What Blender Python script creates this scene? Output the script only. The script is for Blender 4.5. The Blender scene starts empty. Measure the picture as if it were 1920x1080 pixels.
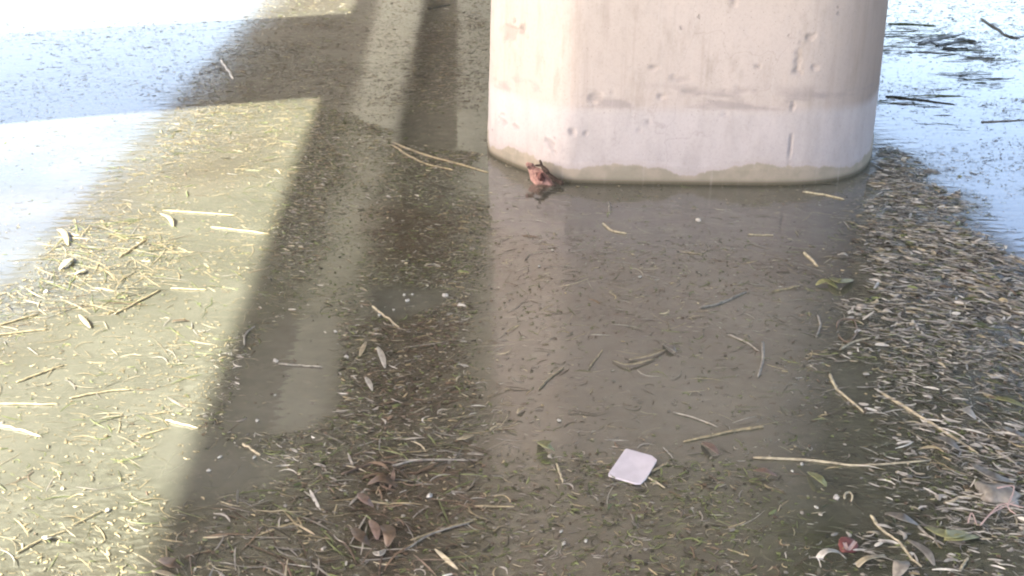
import bpy, math, random
import numpy as np
from mathutils import Vector

random.seed(11)
rng = np.random.default_rng(7)
scene = bpy.context.scene
C = scene.collection

# ------------------------------------------------------------------ camera
F, W, H = 2000.0, 1920.0, 1080.0
TH = math.radians(22.8)
ROLL = math.radians(0.4)
CAM = np.array([0.0, 0.0, 2.0])
fwd = np.array([0, math.cos(TH), -math.sin(TH)])
up0 = np.array([0, math.sin(TH), math.cos(TH)])
rt0 = np.array([1.0, 0, 0])
rt = rt0 * math.cos(ROLL) + up0 * math.sin(ROLL)
up = -rt0 * math.sin(ROLL) + up0 * math.cos(ROLL)

cam_d = bpy.data.cameras.new('camera')
cam = bpy.data.objects.new('camera', cam_d)
C.objects.link(cam)
from mathutils import Matrix
cam.matrix_world = Matrix(((rt[0], up[0], -fwd[0], CAM[0]), (rt[1], up[1], -fwd[1], CAM[1]),
                           (rt[2], up[2], -fwd[2], CAM[2]), (0, 0, 0, 1)))
cam_d.sensor_width = 36
cam_d.lens = 36 * F / W
cam_d.clip_end = 3000
scene.camera = cam

def ray(px, py):
    d = fwd * F + rt * (px - W / 2) - up * (py - H / 2)
    return d / np.linalg.norm(d)
def at(px, py, z=0.0):
    d = ray(px, py)
    return CAM + d * ((z - CAM[2]) / d[2])
def at_m(px, py, h):
    """world point at height h whose mirror image in the water shows at this pixel"""
    d = ray(px, py)
    p = CAM + d * ((-h - CAM[2]) / d[2])
    return np.array([p[0], p[1], h])
def at_y(px, py, y):
    d = ray(px, py)
    return CAM + d * ((y - CAM[1]) / d[1])
def poly(pts):
    return [tuple(at(x, y)[:2]) for x, y in pts]

# ------------------------------------------------------------------ noise / region tools
def _h(ix, iy, s):
    n = (ix * 374761393 + iy * 668265263 + s * 974634777) & 0x7fffffff
    n = ((n ^ (n >> 13)) * 1274126177) & 0x7fffffff
    return ((n ^ (n >> 16)) & 0xffff) / 65535.0
def vnoise(x, y, s=0):
    x = np.asarray(x, float); y = np.asarray(y, float)
    ix = np.floor(x).astype(np.int64); iy = np.floor(y).astype(np.int64)
    fx = x - ix; fy = y - iy
    fx = fx * fx * (3 - 2 * fx); fy = fy * fy * (3 - 2 * fy)
    a = _h(ix, iy, s); b = _h(ix + 1, iy, s); c = _h(ix, iy + 1, s); d = _h(ix + 1, iy + 1, s)
    return (a * (1 - fx) + b * fx) * (1 - fy) + (c * (1 - fx) + d * fx) * fy
def fbm(x, y, s=0, o=3):
    v = 0; a = 0.5; t = 0
    for k in range(o):
        v = v + a * vnoise(x * 2 ** k, y * 2 ** k, s + k * 17); t += a; a *= 0.5
    return v / t
def inside(px, py, pts):
    r = np.zeros(px.shape, bool)
    n = len(pts)
    for i in range(n):
        x1, y1 = pts[i]; x2, y2 = pts[(i + 1) % n]
        if y1 == y2: continue
        c = ((y1 > py) != (y2 > py)) & (px < (x2 - x1) * (py - y1) / (y2 - y1) + x1)
        r ^= c
    return r
def soft(px, py, pts, jit=0.15, s=3):
    """inside test with a wandering border"""
    qx = px + (fbm(px * 2.3, py * 2.3, s) - .5) * 2 * jit + (fbm(px * 9, py * 9, s + 5) - .5) * jit
    qy = py + (fbm(px * 2.3, py * 2.3, s + 9) - .5) * 3 * jit + (fbm(px * 9, py * 9, s + 6) - .5) * jit
    return inside(qx, qy, pts).astype(float)

# ------------------------------------------------------------------ materials
def newmat(name):
    m = bpy.data.materials.new(name)
    m.use_nodes = True
    nt = m.node_tree
    nt.nodes.clear()
    out = nt.nodes.new('ShaderNodeOutputMaterial')
    return m, nt, out
def N(nt, t, **kw):
    n = nt.nodes.new(t)
    for k, v in kw.items():
        if k in n.inputs.keys(): n.inputs[k].default_value = v
        else: setattr(n, k, v)
    return n
def L(nt, a, b): nt.links.new(a, b)
def mixc(nt, fac, a, b, mode='MIX'):
    n = nt.nodes.new('ShaderNodeMix'); n.data_type = 'RGBA'; n.blend_type = mode
    for s, v in ((n.inputs[0], fac), (n.inputs[6], a), (n.inputs[7], b)):
        if isinstance(v, (int, float)): s.default_value = v
        elif isinstance(v, tuple): s.default_value = (*v, 1)
        else: L(nt, v, s)
    return n.outputs[2]
def mth(nt, op, a, b=0.0, c=0.0, clamp=False):
    n = nt.nodes.new('ShaderNodeMath'); n.operation = op; n.use_clamp = clamp
    for s, v in zip(n.inputs, (a, b, c)):
        if isinstance(v, (int, float)): s.default_value = v
        else: L(nt, v, s)
    return n.outputs[0]
def ramp(nt, v, lo, hi, a=0.0, b=1.0):
    n = nt.nodes.new('ShaderNodeMapRange'); n.interpolation_type = 'SMOOTHSTEP'
    L(nt, v, n.inputs[0])
    for i, k in enumerate((lo, hi, a, b)): n.inputs[i + 1].default_value = k
    return n.outputs[0]
def noise(nt, vec, scale, detail=4, rough=0.55, dist=0.0):
    n = N(nt, 'ShaderNodeTexNoise', Scale=scale, Detail=detail, Roughness=rough, Distortion=dist)
    if vec is not None: L(nt, vec, n.inputs['Vector'])
    return n.outputs['Fac']
def mapped(nt, src, sc=(1, 1, 1), rot=(0, 0, 0)):
    m = nt.nodes.new('ShaderNodeMapping')
    m.inputs['Scale'].default_value = sc; m.inputs['Rotation'].default_value = rot
    L(nt, src, m.inputs['Vector']); return m.outputs[0]

def simple(name, col, rough=0.6, var=0.3, scale=60, spec=0.4):
    m, nt, out = newmat(name)
    tc = N(nt, 'ShaderNodeTexCoord')
    f = noise(nt, tc.outputs['Object'], scale, 3)
    c = mixc(nt, ramp(nt, f, .3, .7), tuple(v * (1 - var) for v in col), tuple(min(1, v * (1 + var)) for v in col))
    p = N(nt, 'ShaderNodeBsdfPrincipled', Roughness=rough)
    p.inputs['Specular IOR Level'].default_value = spec
    L(nt, c, p.inputs['Base Color'])
    b = N(nt, 'ShaderNodeBump', Strength=0.3, Distance=0.002)
    L(nt, f, b.inputs['Height']); L(nt, b.outputs[0], p.inputs['Normal'])
    L(nt, p.outputs[0], out.inputs[0])
    return m

# litter: colour comes from an attribute on every piece
def litter_mat(name, rough=0.45):
    m, nt, out = newmat(name)
    a = N(nt, 'ShaderNodeAttribute', attribute_name='tone')
    tc = N(nt, 'ShaderNodeTexCoord')
    f = noise(nt, tc.outputs['Object'], 45, 3)
    c = mixc(nt, 1.0, a.outputs['Color'], mixc(nt, ramp(nt, f, .25, .75), (.6, .6, .6), (1.25, 1.22, 1.15)), 'MULTIPLY')
    p = N(nt, 'ShaderNodeBsdfPrincipled', Roughness=rough)
    p.inputs['Specular IOR Level'].default_value = 0.45
    L(nt, c, p.inputs['Base Color'])
    L(nt, p.outputs[0], out.inputs[0])
    return m
M_LIT = litter_mat('floating_litter')
M_SUB = litter_mat('sunken_litter', 0.8)

def concrete_mat(name, bands):
    m, nt, out = newmat(name)
    tc = N(nt, 'ShaderNodeTexCoord'); o = tc.outputs['Object']
    sep = N(nt, 'ShaderNodeSeparateXYZ'); L(nt, o, sep.inputs[0])
    big = noise(nt, o, 1.1, 4)
    med = noise(nt, mapped(nt, o, (3, 3, 1.2)), 3, 5, .6)
    fine = noise(nt, o, 55, 4, .7)
    col = mixc(nt, ramp(nt, big, .35, .65), (.395, .345, .315), (.415, .365, .34))
    col = mixc(nt, mth(nt, 'MULTIPLY', ramp(nt, med, .5, .75), .45), col, (.25, .215, .18))
    # rain streaks
    st = noise(nt, mapped(nt, o, (14, 14, .6)), 1.0, 4, .6)
    col = mixc(nt, mth(nt, 'MULTIPLY', ramp(nt, st, .52, .72), .22), col, (.20, .165, .135))
    z = sep.outputs[2]
    if bands:
        wob = mth(nt, 'MULTIPLY', mth(nt, 'SUBTRACT', noise(nt, mapped(nt, o, (1, 1, .2)), 1.6, 3), .5), .07)
        zz = mth(nt, 'ADD', z, wob)
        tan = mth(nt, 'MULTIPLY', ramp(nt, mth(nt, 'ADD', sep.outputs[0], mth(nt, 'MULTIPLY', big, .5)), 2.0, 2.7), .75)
        col = mixc(nt, tan, col, (.165, .122, .092))  # side shading painted in: the pier turns browner and darker towards its right
        # old flood band: paler and cooler below 0.48 m
        low = ramp(nt, zz, .515, .43)
        lcol = mixc(nt, ramp(nt, med, .35, .7), (.425, .395, .40), (.375, .35, .35))
        col = mixc(nt, mth(nt, 'MULTIPLY', low, .75), col, lcol)
        # dirty smudges just over the band
        sm = mth(nt, 'MULTIPLY', mth(nt, 'MULTIPLY', ramp(nt, z, .46, .50), ramp(nt, z, .66, .55)),
                 ramp(nt, noise(nt, mapped(nt, o, (1, 1, 3)), 2.6, 4), .50, .64))
        col = mixc(nt, mth(nt, 'MULTIPLY', sm, .45), col, (.18, .165, .17))
        # wet silt and algae line at the water
        w2 = mth(nt, 'MULTIPLY', mth(nt, 'SUBTRACT', noise(nt, mapped(nt, o, (1, 1, .1)), 2.2, 7, .62), .5), .26)
        z2 = mth(nt, 'ADD', z, w2)
        wet = mth(nt, 'MULTIPLY', ramp(nt, z2, .118, .098), .92)
        wcol = mixc(nt, ramp(nt, noise(nt, o, 9, 4), .35, .65), (.245, .225, .170), (.31, .27, .21))
        wcol = mixc(nt, ramp(nt, z, .05, .0), wcol, (.13, .115, .075))
        col = mixc(nt, wet, col, wcol)
        # pale lip above the wet line
        lip = mth(nt, 'MULTIPLY', ramp(nt, z2, .10, .118), ramp(nt, z2, .15, .122))
        col = mixc(nt, mth(nt, 'MULTIPLY', lip, .5), col, (.37, .33, .31))
        foot = ramp(nt, z, .03, .004)
        col = mixc(nt, foot, col, (.10, .09, .06))
    # pores, hairline cracks, formwork joint, drips
    vp = N(nt, 'ShaderNodeTexVoronoi', Scale=38); L(nt, o, vp.inputs['Vector'])
    por = mth(nt, 'MULTIPLY', ramp(nt, vp.outputs['Distance'], .13, .06), ramp(nt, noise(nt, o, 5, 2), .48, .6))
    col = mixc(nt, mth(nt, 'MULTIPLY', por, .45), col, (.16, .14, .13))
    vc = N(nt, 'ShaderNodeTexVoronoi', Scale=1.3, feature='DISTANCE_TO_EDGE')
    wv = N(nt, 'ShaderNodeVectorMath', operation='ADD')
    nz = N(nt, 'ShaderNodeTexNoise', Scale=4.0, Detail=5); L(nt, o, nz.inputs['Vector'])
    sc_ = N(nt, 'ShaderNodeVectorMath', operation='SCALE'); sc_.inputs['Scale'].default_value = .35
    L(nt, nz.outputs['Color'], sc_.inputs[0]); L(nt, mapped(nt, o, (1.4, 1.4, .6)), wv.inputs[0]); L(nt, sc_.outputs[0], wv.inputs[1])
    L(nt, wv.outputs[0], vc.inputs['Vector'])
    crk = mth(nt, 'MULTIPLY', ramp(nt, vc.outputs['Distance'], .006, .001), ramp(nt, big, .48, .6))
    col = mixc(nt, mth(nt, 'MULTIPLY', crk, .18), col, (.15, .13, .12))
    dr = noise(nt, mapped(nt, o, (30, 30, .9)), 1.0, 3, .6)
    col = mixc(nt, mth(nt, 'MULTIPLY', ramp(nt, dr, .58, .72), .16), col, (.46, .42, .40))
    # pock marks
    v = N(nt, 'ShaderNodeTexVoronoi', Scale=6.5)
    L(nt, mapped(nt, o, (1, 1, 1)), v.inputs['Vector'])
    pk = mth(nt, 'MULTIPLY', ramp(nt, mth(nt, 'ADD', v.outputs['Distance'], mth(nt, 'MULTIPLY', fine, .18)), .19, .13),
             ramp(nt, noise(nt, o, 2.2, 2), .54, .60))
    col = mixc(nt, mth(nt, 'MULTIPLY', pk, .5), col, (.19, .17, .17))
    col = mixc(nt, mth(nt, 'MULTIPLY', ramp(nt, fine, .45, .8), .25), col, (.2, .18, .16))
    pa = N(nt, 'ShaderNodeAttribute', attribute_name='pit')
    if bands: col = mixc(nt, mth(nt, 'MULTIPLY', pa.outputs['Fac'], .24), col, (.13, .115, .12))
    p = N(nt, 'ShaderNodeBsdfPrincipled', Roughness=.85)
    p.inputs['Specular IOR Level'].default_value = .25
    L(nt, col, p.inputs['Base Color'])
    hgt = mth(nt, 'ADD', mth(nt, 'MULTIPLY', fine, .35), mth(nt, 'SUBTRACT', mth(nt, 'MULTIPLY', med, .8), mth(nt, 'ADD', mth(nt, 'MULTIPLY', pk, 1.2), por)))
    b = N(nt, 'ShaderNodeBump', Strength=.55, Distance=.006)
    L(nt, hgt, b.inputs['Height']); L(nt, b.outputs[0], p.inputs['Normal'])
    L(nt, p.outputs[0], out.inputs[0])
    return m
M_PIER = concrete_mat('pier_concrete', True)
M_DECK = concrete_mat('deck_concrete', False)
M_SOFFIT = simple('dark_slab_concrete', (.27, .25, .235), .95, .3, 3, .1)  # slab set darker than the girders so they stand out
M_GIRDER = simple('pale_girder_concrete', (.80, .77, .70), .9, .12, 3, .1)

def water_mat():
    m, nt, out = newmat('murky_river_water')
    g = N(nt, 'ShaderNodeNewGeometry'); o = g.outputs['Position']
    at_ = N(nt, 'ShaderNodeAttribute', attribute_name='scum')      # r: carpet, g: green, b: brown
    sp = N(nt, 'ShaderNodeSeparateColor'); L(nt, at_.outputs['Color'], sp.inputs[0])
    carpet, green, brown = sp.outputs[0], sp.outputs[1], sp.outputs[2]
    n1 = noise(nt, o, 1.3, 4)
    n2 = noise(nt, mapped(nt, o, (5, 16, 5), (0, 0, .25)), 2.2, 5, .65, .6)
    n3 = noise(nt, o, 60, 4, .7)
    n4 = noise(nt, mapped(nt, o, (9, 26, 9), (0, 0, -.5)), 2.0, 4, .7, 1.0)
    col = mixc(nt, ramp(nt, n1, .35, .65), (.178, .181, .148), (.160, .164, .132))
    col = mixc(nt, mth(nt, 'MULTIPLY', green, ramp(nt, n2, .35, .6, .35, .95)), col, (.085, .100, .052))
    col = mixc(nt, mth(nt, 'MULTIPLY', brown, ramp(nt, n4, .35, .6, .35, .95)), col, (.115, .078, .058))
    dark = mth(nt, 'MULTIPLY', carpet, ramp(nt, n4, .38, .54))
    col = mixc(nt, mth(nt, 'MULTIPLY', dark, .78), col, (.028, .029, .019))
    pale = mth(nt, 'MULTIPLY', carpet, ramp(nt, n2, .56, .70))
    col = mixc(nt, mth(nt, 'MULTIPLY', pale, .55), col, (.19, .18, .125))
    speck = mth(nt, 'MULTIPLY', ramp(nt, n3, .62, .74), mth(nt, 'ADD', mth(nt, 'MULTIPLY', carpet, .6), .15))
    col = mixc(nt, speck, col, (.26, .24, .17))
    # ripples
    r1 = noise(nt, mapped(nt, o, (1.4, 5, 1), (0, 0, .12)), 3.0, 3, .5, .3)
    r2 = noise(nt, mapped(nt, o, (1, 2.2, 1), (0, 0, -.2)), 14, 2, .5)
    rip = mth(nt, 'ADD', r1, mth(nt, 'MULTIPLY', r2, .12))
    b = N(nt, 'ShaderNodeBump', Strength=.14, Distance=.009)
    L(nt, rip, b.inputs['Height'])
    b2 = N(nt, 'ShaderNodeBump', Distance=.006)
    L(nt, mth(nt, 'MULTIPLY', carpet, .8), b2.inputs['Strength'])
    L(nt, mth(nt, 'ADD', mth(nt, 'ADD', n2, n4), mth(nt, 'MULTIPLY', n3, .4)), b2.inputs['Height'])
    L(nt, b.outputs[0], b2.inputs['Normal'])
    dif = N(nt, 'ShaderNodeBsdfDiffuse')
    L(nt, col, dif.inputs[0]); L(nt, b2.outputs[0], dif.inputs['Normal'])
    tr = N(nt, 'ShaderNodeBsdfTransparent'); tr.inputs[0].default_value = (.92, .90, .80, 1)
    clear = mth(nt, 'MULTIPLY', ramp(nt, n1, .3, .7, .36, .52), mth(nt, 'SUBTRACT', 1.0, mth(nt, 'MULTIPLY', carpet, .6)))
    body = N(nt, 'ShaderNodeMixShader')
    L(nt, clear, body.inputs[0]); L(nt, dif.outputs[0], body.inputs[1]); L(nt, tr.outputs[0], body.inputs[2])
    gl = N(nt, 'ShaderNodeBsdfGlossy'); gl.inputs[0].default_value = (1, 1, 1, 1)
    L(nt, mth(nt, 'ADD', mth(nt, 'MULTIPLY', carpet, .16), .015), gl.inputs['Roughness'])
    b3 = N(nt, 'ShaderNodeBump', Distance=.0025)
    L(nt, mth(nt, 'MULTIPLY', carpet, .5), b3.inputs['Strength'])
    L(nt, mth(nt, 'ADD', n2, n4), b3.inputs['Height']); L(nt, b.outputs[0], b3.inputs['Normal'])
    L(nt, b3.outputs[0], gl.inputs['Normal'])
    fr = N(nt, 'ShaderNodeFresnel', IOR=WATER_IOR); L(nt, b3.outputs[0], fr.inputs['Normal'])
    fac = mth(nt, 'MULTIPLY', fr.outputs[0], mth(nt, 'SUBTRACT', 1.0, mth(nt, 'MULTIPLY', carpet, .12)))
    mx = N(nt, 'ShaderNodeMixShader')
    L(nt, fac, mx.inputs[0]); L(nt, body.outputs[0], mx.inputs[1]); L(nt, gl.outputs[0], mx.inputs[2])
    L(nt, mx.outputs[0], out.inputs[0])
    return m
WATER_IOR = 2.0
M_WATER = water_mat()
M_BED = simple('river_mud', (.15, .147, .12), .95, .45, 9, .1)

# ------------------------------------------------------------------ object helpers
def tag(o, label=None, cat=None, group=None, kind=None):
    if label: o['label'] = label
    if cat: o['category'] = cat
    if group: o['group'] = group
    if kind: o['kind'] = kind
    return o
def mesh_obj(name, verts, faces, mat, parent=None, cols=None, smooth=True):
    me = bpy.data.meshes.new(name)
    me.from_pydata([tuple(v) for v in verts], [], [tuple(f) for f in faces])
    me.materials.append(mat)
    if cols is not None:
        ca = me.color_attributes.new('tone', 'FLOAT_COLOR', 'POINT')
        arr = np.ones((len(verts), 4), np.float32); arr[:, :3] = np.array(cols)
        ca.data.foreach_set('color', arr.ravel())
    me.polygons.foreach_set('use_smooth', [smooth] * len(me.polygons))
    me.update()
    o = bpy.data.objects.new(name, me); C.objects.link(o)
    if parent: o.parent = parent
    return o
def resample(P, n):
    P = [np.array(p, float) for p in P]
    if len(P) == 2: P = [P[0], (P[0] + P[1]) / 2, P[1]]
    Q = [2 * P[0] - P[1]] + P + [2 * P[-1] - P[-2]]
    out = []
    segs = len(P) - 1
    for k in range(n):
        t = k / (n - 1) * segs; i = min(int(t), segs - 1); u = t - i
        a, b, c, d = Q[i:i + 4]
        out.append(.5 * (2 * b + (c - a) * u + (2 * a - 5 * b + 4 * c - d) * u * u + (3 * b - a - 3 * c + d) * u ** 3))
    return out
def tube_geo(P, r, n=12, k=6, taper=(1, .6), flat=1.0, jit=0.0, rnd=random):
    """tapered stalk along the points P"""
    Q = resample(P, n); V = []; Fc = []
    for i, p in enumerate(Q):
        a = Q[max(0, i - 1)]; b = Q[min(n - 1, i + 1)]
        t = b - a; t = t / (np.linalg.norm(t) + 1e-9)
        s = np.cross(t, [0, 0, 1.0]); s = s / (np.linalg.norm(s) + 1e-9); u = np.cross(s, t)
        f = i / (n - 1)
        rr = r * (taper[0] * (1 - f) + taper[1] * f) * (1 + jit * (rnd.random() - .5))
        if i in (0, n - 1): rr *= .55
        for j in range(k):
            an = 2 * math.pi * j / k
            V.append(p + s * math.cos(an) * rr + u * math.sin(an) * rr * flat)
    for i in range(n - 1):
        for j in range(k):
            Fc.append((i * k + j, i * k + (j + 1) % k, (i + 1) * k + (j + 1) % k, (i + 1) * k + j))
    Fc.append(tuple(range(k))[::-1]); Fc.append(tuple((n - 1) * k + j for j in range(k)))
    return V, Fc
def blade_geo(P, w, n=9, fold=.25, shape='leaf'):
    """a folded leaf or strap, two faces wide"""
    Q = resample(P, n); V = []; Fc = []
    for i, p in enumerate(Q):
        a = Q[max(0, i - 1)]; b = Q[min(n - 1, i + 1)]
        t = b - a; t /= (np.linalg.norm(t) + 1e-9)
        s = np.cross(t, [0, 0, 1.0]); s /= (np.linalg.norm(s) + 1e-9)
        f = i / (n - 1)
        if shape == 'leaf': ww = w * (.12 + .88 * math.sin(math.pi * min(1, f * .97 + .02)) ** .75)
        elif shape == 'strap': ww = w * (1 - .5 * f)
        else: ww = w
        V += [p - s * ww * .5 + np.array([0, 0, ww * fold]), p, p + s * ww * .5 + np.array([0, 0, ww * fold])]
    for i in range(n - 1):
        q = i * 3
        Fc += [(q, q + 1, q + 4, q + 3), (q + 1, q + 2, q + 5, q + 4)]
    return V, Fc
_T = {'straw': (.50, .43, .27), 'pale': (.60, .55, .40), 'bleach': (.74, .73, .67), 'grey': (.40, .385, .345),
         'green': (.20, .24, .10), 'brown': (.19, .14, .10), 'pink': (.32, .23, .19), 'dark': (.07, .065, .045),
         'lime': (.45, .48, .24)}
TONES = {k: tuple(c * (.62 if k in ('straw', 'pale', 'bleach', 'grey', 'lime') else .75) for c in v) for k, v in _T.items()}
def place(o, P):
    """move the mesh so that the object's origin sits at the thing's base"""
    c = Vector((float(np.mean([p[0] for p in P])), float(np.mean([p[1] for p in P])), 0))
    for v in o.data.vertices: v.co -= c
    o.location = c
    return o
def px3(pts, z=0.006):
    out = []
    for p in pts:
        zz = p[2] if len(p) > 2 else z
        q = at(p[0], p[1], zz); out.append(np.array([q[0], q[1], zz]))
    return out
def pxm(P, w):           # pixel width to metres at that spot
    return w * np.linalg.norm(P[len(P) // 2] - CAM) / F

def solid_tone(n, tone, var=.12):
    base = np.array(TONES[tone] if isinstance(tone, str) else tone)
    return np.clip(base * (1 + (rng.random((n, 1)) - .5) * var), 0, 1)

def stalk(pts, wpx, tone, label, cat='reed', group=None, name='reed_stalk', z=.006, nodes=True):
    P = resample(px3(pts, z), 9); r = pxm(P, wpx) / 2 * .78
    for i_ in range(1, 8):
        P[i_] = P[i_] + np.array([random.gauss(0, 1), random.gauss(0, 1), random.gauss(0, .5)]) * r * .28
    P = [p + np.array([0, 0, -r * .35]) for p in P]
    V, Fc = tube_geo(P, r, n=22, k=7, taper=(1, .65), jit=.12)
    cols = solid_tone(len(V), tone)
    ln = 22
    if nodes:                                   # darker joints along the reed
        for i in (5, 11, 16):
            cols[i * 7:(i + 1) * 7] *= .62
            c = np.mean(V[i * 7:(i + 1) * 7], axis=0)
            for j in range(i * 7, (i + 1) * 7): V[j] = c + (V[j] - c) * 1.22
    cols[:14] *= .7
    return tag(place(mesh_obj(name, V, Fc, M_LIT, cols=cols), P), label, cat, group)
def leaf(pts, wpx, tone, label, cat='leaf', group=None, name='reed_leaf', shape='leaf', z=.008, fold=.22):
    P = px3(pts, z); w = pxm(P, wpx)
    V, Fc = blade_geo(P, w, n=15, fold=fold, shape=shape)
    cols = solid_tone(len(V), tone)
    cols[1::3] *= .72
    o = mesh_obj(name, V, Fc, M_LIT, cols=cols)
    sm = o.modifiers.new('thick', 'SOLIDIFY'); sm.thickness = .0012
    return tag(place(o, P), label, cat, group)

# ------------------------------------------------------------------ sun and sky
SHD = np.array([2.27, 1.0]); SHD /= np.linalg.norm(SHD)          # horizontal travel of the light
SHIFT = 6.61                                                     # metres of travel for 5 m of drop
EL = math.atan2(5.0, SHIFT)
ldir = Vector((SHD[0] * math.cos(EL), SHD[1] * math.cos(EL), -math.sin(EL)))
sun_d = bpy.data.lights.new('sun', 'SUN'); sun = bpy.data.objects.new('sun', sun_d); C.objects.link(sun)
sun_d.energy = 5.5; sun_d.angle = math.radians(0.55); sun_d.color = (1.0, .95, .80)
sun.rotation_euler = ldir.to_track_quat('-Z', 'Y').to_euler()
sun.location = (-20, -10, 20)
world = bpy.data.worlds.new('World'); scene.world = world; world.use_nodes = True
wn = world.node_tree; wn.nodes.clear()
sky = wn.nodes.new('ShaderNodeTexSky'); sky.sky_type = 'NISHITA'; sky.sun_disc = False
sky.sun_elevation = EL; sky.sun_rotation = math.atan2(-SHD[0], -SHD[1])
sky.air_density = 1.0; sky.dust_density = 3.0; sky.ozone_density = 1.0
bg = wn.nodes.new('ShaderNodeBackground'); bg.inputs[1].default_value = .116
wo = wn.nodes.new('ShaderNodeOutputWorld')
tint = wn.nodes.new('ShaderNodeMix'); tint.data_type = 'RGBA'; tint.blend_type = 'MULTIPLY'; tint.inputs[0].default_value = 1
tint.inputs[7].default_value = (1.07, .99, 1.0, 1)
wn.links.new(sky.outputs[0], tint.inputs[6]); wn.links.new(tint.outputs[2], bg.inputs[0]); wn.links.new(bg.outputs[0], wo.inputs[0])
scene.view_settings.view_transform = 'Standard'; scene.view_settings.look = 'None'
scene.view_settings.exposure = 0; scene.view_settings.gamma = 1
scene.render.engine = 'CYCLES'
scene.cycles.max_bounces = 6; scene.cycles.diffuse_bounces = 4; scene.cycles.transparent_max_bounces = 8
scene.cycles.use_denoising = True
scene.cycles.pixel_filter_type = 'BLACKMAN_HARRIS'; scene.cycles.filter_width = 2.1   # soft phone video
scene.cycles.film_exposure = 6.3        # the photograph is strongly over-exposed

# ------------------------------------------------------------------ regions of the water surface
R_MAT = poly([(1632, 262), (1700, 285), (1790, 360), (1925, 490), (2300, 760), (2500, 1300), (1420, 1300), (1500, 1000),
              (1640, 860), (1540, 640), (1620, 470)])
R_MATCORE = poly([(1636, 285), (1780, 370), (1925, 500), (2300, 780), (2300, 1150), (1800, 1000), (1700, 760), (1600, 560), (1625, 420)])
R_PIERREF = poly([(905, 300), (1625, 340), (1560, 640), (1440, 840), (895, 860)])
R_CALM = poly([(905, 290), (1625, 340), (1560, 455), (910, 430)])
R_OPEN = [poly([(535, 590), (650, 600), (640, 770), (540, 800), (430, 800), (470, 700)]),
          poly([(690, 540), (860, 535), (820, 580), (760, 610), (690, 600)]),
          poly([(730, 212), (915, 212), (915, 290), (740, 268)]),
          poly([(330, 800), (430, 820), (520, 900), (440, 960), (290, 950), (250, 880)]),
          poly([(1560, 680), (1620, 690), (1640, 760), (1590, 740)]),
          poly([(1640, 905), (1640, 1000), (1600, 1000), (1560, 960)])]
R_STRIPE = poly([(640, 250), (735, 250), (690, 430), (640, 640), (560, 640), (620, 430)])
R_SUN = poly([(-200, 660), (40, 520), (320, 205), (610, 185), (500, 500), (400, 760), (290, 1100), (-300, 1300)])
R_SKYL = poly([(-600, 500), (0, 545), (320, 200), (460, 40), (520, -60), (-900, -60)])
R_BROWN = [poly([(700, 610), (870, 600), (860, 760), (700, 780)]), poly([(640, 850), (900, 840), (890, 960), (740, 1080), (640, 1060)]),
           poly([(700, 380), (880, 390), (850, 480), (690, 490)])]
R_TUFT = [poly([(1655, 50), (1800, 62), (1860, 90), (1830, 112), (1655, 104)]), poly([(1655, 175), (1760, 172), (1770, 205), (1650, 205)]),
          poly([(1760, 140), (1850, 140), (1850, 175), (1770, 172)]), poly([(1750, 225), (1840, 225), (1850, 260), (1750, 255)])]
R_HEAP = [poly([(640, 820), (900, 790), (900, 1010), (640, 1080), (560, 1000)]), poly([(340, 960), (560, 930), (640, 1100), (300, 1100)])]
R_SUNHEAP = [poly([(110, 420), (330, 430), (330, 520), (240, 600), (60, 560)])]
R_TOPM = poly([(380, 60), (910, 20), (910, 210), (620, 200), (600, 175), (330, 195)])
R_SKYR = poly([(1660, 105), (1640, 255), (1700, 285), (1925, 490), (2400, 600), (2400, 100)])
R_BOT = poly([(900, 860), (1440, 860), (1500, 1300), (880, 1300)])
R_LMID = poly([(600, 200), (915, 290), (905, 600), (900, 1200), (260, 1300), (400, 760), (520, 420)])

def many(fn, L_):
    r = 0
    for q in L_: r = np.maximum(r, fn(q))
    return r
def density(x, y):
    """pieces per square metre"""
    s = lambda q, j=.12: soft(x, y, q, j)
    patch = fbm(x * 1.7, y * 1.1, 21)
    d = 45 + 0 * x
    d = np.where(s(R_LMID) > 0, 300 * np.clip(patch * 2.4 - .35, .25, 1.4), d)
    d = np.where((s(R_LMID) > 0) & (y > 5.2), d * 1.35, d)
    d = np.where(s(R_BOT) > 0, 330 * np.clip(patch * 2 - .2, .3, 1.3), d)
    d = np.where(s(R_PIERREF, .2) > 0, 60 * np.clip(patch * 2.4 - .4, .3, 1.4), d)
    d = np.where(s(R_CALM, .1) > 0, 11, d)
    d = np.where(s(R_SUN, .1) > 0, 150 * np.clip(patch * 2.6 - .5, .3, 1.5), d)
    d = np.where(s(R_TOPM, .15) > 0, 95 * np.clip(patch * 2.6 - .6, .1, 1.2), d)
    d = np.where(s(R_SKYL, .12) > 0, 14 * np.clip(patch * 4 - 1.6, .05, 2.0), d)
    d = np.where(s(R_SKYR, .05) > 0, 9 * np.clip(patch * 4 - 1.5, .1, 1.6), d)
    d = np.where(s(R_MAT, .55) > 0, np.maximum(d, 120), d)
    d = np.where(s(R_MAT, .22) > 0, 300 * np.clip(patch * 2 - .1, .5, 1.2), d)
    d = np.where(s(R_MATCORE, .2) > 0, 480 * np.clip(fbm(x * 3, y * 2.2, 33) * 3.2 - .5, .55, 1.3), d)
    d = np.where(many(lambda q: soft(x, y, q, .08), R_OPEN) > 0, 5, d)
    d = np.where(s(R_STRIPE, .08) > 0, d * .35, d)
    d = np.where(many(s, R_HEAP) > 0, 260, d)
    d = np.where(many(s, R_SUNHEAP) > 0, 210, d)
    d = np.where(many(lambda q: soft(x, y, q, .35), R_TUFT) > 0, 34, d)
    d = np.where((s(R_SKYR, .05) > 0) & (fbm(x * 2.2, y * 1.4, 91) > .60), 60, d)
    return d

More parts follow.
